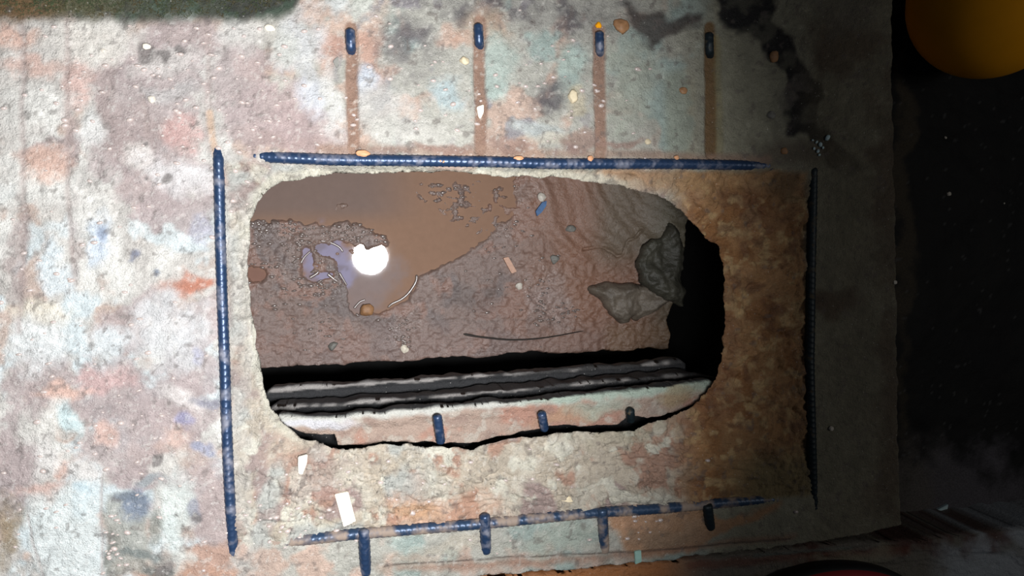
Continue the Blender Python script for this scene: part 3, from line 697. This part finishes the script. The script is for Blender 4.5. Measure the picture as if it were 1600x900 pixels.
def chip(name, px_pts, z, th, mat, label, cat, group=None, lift=0.0, parent=None):
    """thin broken piece with real thickness and bevelled edges"""
    bm = bmesh.new()
    vs = [bm.verts.new(P(a, b, z)) for a, b in px_pts]
    f = bm.faces.new(vs); f.normal_update()
    r = bmesh.ops.extrude_face_region(bm, geom=[f])
    for e in r['geom']:
        if isinstance(e, bmesh.types.BMVert): e.co.z += th
    bmesh.ops.recalc_face_normals(bm, faces=bm.faces[:])
    bmesh.ops.bevel(bm, geom=bm.edges[:], offset=min(th * .3, .001), segments=2, affect='EDGES')
    for v in bm.verts: v.co.z += lift * (v.co.x - P(*px_pts[0], z)[0])
    me = bpy.data.meshes.new(name); bm.to_mesh(me); bm.free()
    o = link(name, me, mat, parent)
    return props(o, label, cat, group) if label else o

chip('plastic_strip', [(523, 770), (544, 766), (556, 812), (537, 821)], -.004, .008, M['white'], 'bright white oblong strip lying on the broken concrete above the slanting bar', 'strip')
chip('plaster_flake', [(744, 168), (755, 164), (755, 176), (750, 187), (747, 184)], -.004, .006, M['white'], 'small white pointed flake in the mud channel above the top bar', 'flake')
chip('plaster_flake', [(466, 712), (481, 708), (480, 722), (473, 740), (466, 738)], -.003, .007, M['pebble'], 'pale grey flake on the broken concrete left below the hole', 'flake')
chip('plaster_flake', [(524, 92), (529, 89), (530, 103), (526, 107), (520, 97)], 0, .005, M['greystone'], 'small slate grey flake left of the leftmost mud channel', 'flake')
chip('plaster_flake', [(990, 860), (1000, 858), (1001, 876), (991, 880)], -.002, .006, M['teal'], 'pale teal flake under the orange mud patch at the lower edge', 'flake')
GP = 'small pale pebbles on the slab'
for k, (x, y, rx, ry, rz, mt, lab) in enumerate([
        (230, 73, 7, 4.5, 0, 'white', 'white oval pebble beside the dark pits near the top left'), (162, 79, 4, 3.5, 0, 'pebble', 'tiny pale pebble on cream plaster left of the dark pits'),
        (237, 155, 6, 6, 20, 'pebble', 'pale grey pebble at the end of the grey smear left above the hole'), (422, 44, 8, 6, 0, 'white', 'round white pebble just below the right end of the painted shade band'),
        (725, 95, 8, 7, 0, 'cream', 'cream round stone between the second mud channel and the grey stain'), (895, 150, 9, 12, 10, 'cream', 'large tan stone set in the slab left of the third channel'),
        (884, 781, 15, 9, -8, 'cream', 'cream stone sunk in the broken concrete above the slanting bar'), (1067, 142, 8, 6, 0, 'brownstone', 'brown stone half way along the rightmost mud channel'),
        (1204, 180, 8, 8, 0, 'greystone', 'grey pebble at the border of the black stain on the right'), (1208, 88, 10, 11, 30, 'brownstone', 'rusty brown stone beside the black stain near the top'),
        (1298, 669, 6, 5, 0, 'pebble', 'pale pebble right of the dull dark bar'), (1012, 222, 6, 5, 0, 'cream', 'cream pebble just above the top bar right of the third channel'),
        (401, 851, 10, 7, -30, 'white', 'white crumb between the left bar and the slanting bar'), (400, 884, 6, 5, 0, 'white', 'white crumb at the lower end of the left bar'),
        (1225, 236, 7, 6, 0, 'brownstone', 'brown pebble near the upper right corner of the bar frame'), (690, 252, 7, 4, 0, 'orange', 'tan mud clot on the top bar left of its middle'), (1057, 246, 5, 4, 0, 'orange', 'orange clot on the top bar toward its dark right end'),
        (568, 240, 12, 5, 0, 'orange', 'tan clot on the top bar below the leftmost channel'), (810, 247, 9, 4, 0, 'orange', 'tan clot on the middle of the top bar'), (922, 248, 6, 5, 0, 'orange', 'tan clot on the top bar below the third channel'),
        (970, 42, 16, 12, 20, 'brownstone', 'brown stone lump above the third cut bar tip'), (935, 40, 6, 6, 0, 'yellow', 'yellow grain above the third cut bar tip')]):
    zz = 0.006 if mt == 'orange' else (-.008 if (y > 700 and 380 < x < 1240) else 0)
    rock('mud_clot' if mt == 'orange' else 'pebble', P(x, y, zz), rx / 1000, ry / 1000, min(rx, ry) / 1500, -rz, M[mt], lab, 'clot' if mt == 'orange' else 'pebble', 'mud clots on the top bar' if mt == 'orange' else GP, seed=k + 3, sub=3 if rx > 6 else 2)
# pale cyan spatter at the upper right corner of the bar frame
sp = bpy.data.objects.new('plaster_spatter', None); COL.objects.link(sp); sp.location = P(1282, 228, 0)
props(sp, 'pale cyan splash of plaster beside the black stain on the right', 'spatter')
bpy.context.view_layer.update()
rnd = random.Random(5)
for k, (x, y, r) in enumerate([(1293, 215, 6), (1276, 222, 3), (1282, 226, 5), (1272, 232, 3), (1278, 236, 4), (1286, 231, 3), (1270, 219, 2.5), (1280, 242, 3)]):
    o = rock('drop', (0, 0, 0), r / 1000, r / 1300, r / 1800, rnd.uniform(0, 90), M['spatter'], None, None, seed=k, sub=2)
    o.parent = sp; q = Vector(P(x, y, .002)) - sp.location; o.location = q
# specks on the dark lower floor
GS = 'pale specks on the dark lower floor'
for k, (x, y, r, lab) in enumerate([(1482, 303, 5, 'single pale crumb on the black floor below the yellow bucket'), (1477, 215, 3, 'tiny crumb on the black floor closest below the yellow bucket'), (1568, 318, 3, 'faint crumb at the right border level with the pale crumb'), (1398, 441, 4, 'tiny crumb at the dark seam right of the hole')]):
    rock('crumb', P(x, y, LOW if x > 1400 else 0), r / 900, r / 1000, r / 1600, 0, M['pebble'], lab, 'crumb', GS, seed=k, sub=2)
chip('plaster_flake', [(1438, 816), (1448, 802), (1478, 786), (1476, 796), (1452, 818)], LOW, .008, M['spatter'], 'long pale flake on the dark floor near the lower right corner', 'flake')
# in the pit
chip('wood_stick', [(785, 403), (793, 401), (806, 424), (798, 427)], MZ + .008, .012, M['wood'], 'short pinkish wood stick lying on the gravelly mud in the pit', 'stick')
rag = chip('blue_rag', [(838, 338), (836, 330), (846, 316), (853, 314), (852, 322), (845, 332)], MZ + .012, .010, M['bluerag'], 'crumpled blue scrap with a white tip on the pit mud near the top rim', 'rag')
tip = rock('white_tip', P(846, 308, MZ + .014), .012, .013, .008, 0, M['pebble'], None, None, seed=4, sub=2); tip.parent = rag
for k, (x, y, rx, ry, mt, lab) in enumerate([(891, 357, 9, 7, 'greystone', 'grey wet pebble on the brown folds of mud in the pit'), (866, 405, 8, 8, 'greystone', 'pale wet pebble on the brown mud below the blue scrap'), (811, 447, 7, 6, 'pebble', 'pale pebble on the pit mud below the wood stick'),
                                             (632, 545, 7, 7, 'white', 'white crumb at the front border of the pit mud'), (572, 484, 12, 11, 'brownstone', 'brown stone at the lower shore of the puddle'), (520, 540, 9, 6, 'greystone', 'grey pebble on dark gravel left of the white crumb')]):
    rock('pit_pebble', P(x, y, MZ + .008), rx / 660, ry / 660, rx / 1000, 10 * k, M[mt], lab, 'pebble', 'pebbles on the pit mud', seed=k + 40)
def lump_slab(name, pts, z, th, mat, label, cat):
    def fn(u, v, x, y, sd):
        return (0.016 * fbm(u, v, 40, 4, 151, .55) + .006 * np.abs(fbm(u, v, 30, 3, 152)) - 0.012 * sst(-.012, 0, sd)), s2l(mat) * (1 + .25 * fbm(u, v, 20, 4, 153))[..., None], np.full(u.shape, .35)
    o = sheet(name, [P(a, b, z)[:2] for a, b in pts], z, .003, fn, M['mud'], [(-th * .5, .004), (-th, -.002)], rough=.006, rough_scale=.03)
    return props(o, label, cat)
lump_slab('clay_slab', [(930, 452), (956, 444), (990, 446), (1030, 455), (1046, 468), (1030, 482), (1000, 499), (975, 503), (958, 492), (942, 470)], MZ + .045, .05, (112, 102, 90), 'flat grey clod of clay at the right side of the pit mud', 'clod')
lump_slab('clay_clod', [(1002, 412), (1006, 396), (1022, 378), (1040, 372), (1050, 352), (1066, 366), (1070, 480), (1052, 470), (1036, 462), (1018, 456), (1006, 438)], MZ + .07, .035, (74, 72, 62), 'dark ragged clod on the right bank of the pit mud, beside the black void', 'clod')

def curve_tube(name, pts, r, mat, label, cat, group=None, r_end=None, parent=None):
    pts = [np.array(p) for p in pts]
    n = 40; K = 8
    t = np.linspace(0, len(pts) - 1, n)
    C = []
    for q in t:
        i = min(int(q), len(pts) - 2); f = q - i
        p0 = pts[max(i - 1, 0)]; p1 = pts[i]; p2 = pts[i + 1]; p3 = pts[min(i + 2, len(pts) - 1)]
        C.append(.5 * (2 * p1 + (p2 - p0) * f + (2 * p0 - 5 * p1 + 4 * p2 - p3) * f ** 2 + (3 * p1 - p0 - 3 * p2 + p3) * f ** 3))
    C = np.array(C); T = np.gradient(C, axis=0); T /= np.linalg.norm(T, axis=1, keepdims=True)
    S = np.cross(T, [0, 0, 1.0]); S /= np.linalg.norm(S, axis=1, keepdims=True); U = np.cross(S, T)
    th = np.arange(K) / K * 2 * math.pi
    rr = np.interp(np.arange(n), [0, 2, n - 3, n - 1], [r * .3, r, r_end or r, (r_end or r) * .3])
    V = (C[:, None] + rr[:, None, None] * (np.cos(th)[None, :, None] * S[:, None] + np.sin(th)[None, :, None] * U[:, None])).reshape(-1, 3)
    i = np.arange(n - 1)[:, None] * K; j = np.arange(K)[None, :]; j2 = (j + 1) % K
    Fq = np.stack([i + j, i + j2, i + K + j2, i + K + j], -1).reshape(-1, 4)
    o = link(name, np_mesh(name, V, Fq), mat, parent)
    return props(o, label, cat, group) if label else o
curve_tube('twig', [P(724, 522, MZ + .014), P(755, 527, MZ + .014), P(800, 531, MZ + .013), P(850, 528, MZ + .014), P(912, 517, MZ + .014)], .0028, M['twig'], 'thin dark twig lying across the mud near the front of the pit', 'twig', r_end=.0012)

# shiny water beads added for their glints: on the wet gravel round the puddle and on the slab
M['bead'] = flat_mat('glint_water_on_mud', (112, 98, 92), 0.24, var=.1, spec=.9, bump=0.0)
M['bead_slab'] = flat_mat('glint_water_on_plaster', (182, 168, 162), 0.24, var=.1, spec=.9, bump=0.0)
def beads(name, spots, mat, label, cat):
    """flat domes of water added for glints; spots = (x, y, z, half length, half width, height, turn)"""
    mv, mf = [], []
    K = 10; RS = [0.0, .3, .6, .85, 1.0]
    for (x, y, z, a, b, h, t) in spots:
        b0 = len(mv); mv.append((x, y, z + h))
        for r in RS[1:]:
            for k in range(K):
                q = 2 * math.pi * k / K; dx, dy = a * r * math.cos(q), b * r * math.sin(q)
                mv.append((x + dx * math.cos(t) - dy * math.sin(t), y + dx * math.sin(t) + dy * math.cos(t), z + h * (1 - r * r) - (.003 if r == 1 else 0)))
        for k in range(K): mf.append((b0, b0, b0 + 1 + k, b0 + 1 + (k + 1) % K))
        for q in range(len(RS) - 2):
            for k in range(K):
                o1 = b0 + 1 + q * K; o2 = o1 + K
                mf.append((o1 + k, o2 + k, o2 + (k + 1) % K, o1 + (k + 1) % K))
    me = bpy.data.meshes.new(name)
    me.from_pydata(mv, [], [tuple(dict.fromkeys(f)) for f in mf]); me.update()
    for p_ in me.polygons: p_.use_smooth = True
    o = link(name, me, mat)
    return props(o, label, cat, kind='stuff')
rb = random.Random(31)
dg = bpy.context.evaluated_depsgraph_get()
def drop_z(obj, x, y, z0):
    ok, loc, nrm, _ = obj.ray_cast(Vector((x, y, z0 + .3)), Vector((0, 0, -1)))
    return loc.z if ok and abs(loc.z - z0) < .1 else None
sp_ = []
def scatter(n, cx, cy, rx, ry, obj, z0, sc_, lo_=.0, skip=None):
    for _ in range(n):
        px_ = rb.gauss(cx, rx); py_ = rb.gauss(cy, ry)
        x, y, _z = P(px_, py_, z0); z = drop_z(obj, x, y, z0)
        if z is None or (obj is mud and z < MZ + .0015): continue
        a = sc_ * rb.uniform(.5, 1.3)
        sp_.append((x, y, z + .0012, a, a * rb.uniform(.35, .6), a * rb.uniform(.2, .32), rb.uniform(-.35, .35)))
for a in [(70, 430, 355, 34, 9), (60, 560, 366, 34, 10), (80, 450, 395, 34, 22), (50, 510, 440, 34, 12), (40, 470, 450, 40, 20), (60, 690, 300, 24, 16), (90, 755, 325, 26, 32), (40, 735, 300, 22, 14),
          (36, 843, 470, 10, 26), (26, 628, 515, 10, 12), (16, 632, 540, 5, 6), (20, 510, 520, 20, 12), (22, 880, 490, 12, 10), (30, 780, 430, 40, 40), (24, 590, 350, 20, 8)]:
    scatter(*a, mud, MZ, .0058)
beads('glint_beads', sp_, M['bead'], 'water beads added for glints on the wet gravel around the puddle', 'water')
sp_ = []
for a in [(40, 400, 190, 60, 60), (40, 300, 150, 60, 60), (60, 200, 700, 120, 90), (60, 120, 450, 90, 120), (40, 640, 130, 120, 60), (30, 450, 815, 40, 25), (40, 700, 780, 160, 40), (20, 180, 850, 12, 25), (14, 1000, 825, 30, 12), (40, 900, 150, 60, 60), (30, 120, 120, 60, 60)]:
    scatter(*a, floor, 0, .0042)
beads('glint_beads', [(x, y, z, a, b * 1.2, h * 1.6, t) for x, y, z, a, b, h, t in sp_], M['bead_slab'], 'tiny water drops added for glints, scattered over the concrete slab', 'water')
for pts, r in [([(651, 429), (650, 440), (640, 456), (628, 467), (612, 475), (606, 481)], .0036), ([(553, 482), (562, 472), (571, 468)], .003), ([(556, 490), (566, 496), (590, 494), (606, 490)], .0028),
               ([(468, 434), (466, 424), (474, 404), (486, 392)], .0032), ([(500, 376), (516, 379), (530, 386), (536, 394)], .0034), ([(512, 428), (522, 436), (528, 440)], .004), ([(530, 426), (536, 436), (542, 446)], .003), ([(484, 434), (494, 428), (498, 424)], .004)]:
    o = curve_tube('wet_rim', [P(a, b, MZ + .0022) for a, b in pts], r, M['bead'], None, None, parent=wat, r_end=r * .7)
    o['label'] = 'bright wet rim of the puddle'

# ------------------------------------------------------------------ yellow bucket, red tub, tufts on the painted shade
def lathe(name, prof, mat, parent=None, K=64):
    n = len(prof); th = np.arange(K) / K * 2 * math.pi
    V = np.array([[(r * math.cos(a), r * math.sin(a), z) for a in th] for r, z in prof]).reshape(-1, 3)
    i = np.arange(n - 1)[:, None] * K; j = np.arange(K)[None, :]; j2 = (j + 1) % K
    Fq = np.stack([i + j, i + j2, i + K + j2, i + K + j], -1).reshape(-1, 4)
    return link(name, np_mesh(name, V, Fq), mat, parent)
FR = .139
bc = P(1548, 0, LOW + FR)
bk = bpy.data.objects.new('plastic_float', None); COL.objects.link(bk); bk.location = (bc[0], bc[1], LOW)
props(bk, 'yellow round plastic float lying on the dark lower floor in the upper right corner', 'float')
A = np.linspace(-math.pi / 2, math.pi / 2, 49)
lathe('float_body', [(max(FR * math.cos(a), 0), FR + FR * math.sin(a)) for a in A], M['yellow'], bk, 96)
lathe('eyelet', [(.012, 2 * FR - .004), (.022, 2 * FR - .002), (.024, 2 * FR + .008), (.016, 2 * FR + .012), (.010, 2 * FR + .008)], M['yellow'], bk, 32)

tc = P(1310, 964, .02)
tb = bpy.data.objects.new('red_tub', None); COL.objects.link(tb); tb.location = (tc[0], tc[1], KZ + .004)
props(tb, 'dark red oval plastic tub with a black rim on the kerb in front', 'tub')
w_ = lathe('tub_body', [(0.0, .0), (.085, .0), (.09, .004), (.088, .05), (.08, .056), (.06, .06), (0, .062)], M['red'], tb); w_.scale = (1.95, .98, 1)
r_ = lathe('rim', [(.089, .0), (.093, .004), (.0945, .02), (.0935, .034), (.088, .038)], M['blackrim'], tb); r_.scale = (1.95, .98, 1)


# tufts added over the painted shade band, thinning out to soften its edge
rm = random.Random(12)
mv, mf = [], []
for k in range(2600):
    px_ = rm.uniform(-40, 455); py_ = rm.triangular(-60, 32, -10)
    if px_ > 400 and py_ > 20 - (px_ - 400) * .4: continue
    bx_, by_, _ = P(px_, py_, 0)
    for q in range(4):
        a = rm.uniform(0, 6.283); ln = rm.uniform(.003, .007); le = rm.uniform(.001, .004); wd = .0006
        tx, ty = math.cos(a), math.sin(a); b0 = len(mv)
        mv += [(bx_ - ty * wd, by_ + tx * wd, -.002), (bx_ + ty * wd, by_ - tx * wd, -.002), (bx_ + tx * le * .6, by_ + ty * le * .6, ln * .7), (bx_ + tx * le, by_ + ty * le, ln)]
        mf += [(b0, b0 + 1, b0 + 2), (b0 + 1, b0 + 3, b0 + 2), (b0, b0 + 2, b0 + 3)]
mo = link('shade_tufts', np_mesh('shade_tufts', mv, mf, False), M['shade_tufts'])
props(mo, 'dark green tufts added over the painted shade along the upper left border of the slab', 'shade_tufts', kind='stuff')

# added fill light, unseen, high on the right to brighten the dark side
al_ = bpy.data.lights.new('right_fill_light', 'AREA'); al_.energy = 3.6; al_.size = .5; al_.color = (1.0, .97, .9)
ao = bpy.data.objects.new('right_fill_light', al_); COL.objects.link(ao); ao.location = (1.9, 0.1, 1.9)
ao.rotation_euler = (Vector((.85, -.1, 0)) - Vector(ao.location)).to_track_quat('-Z', 'Y').to_euler()
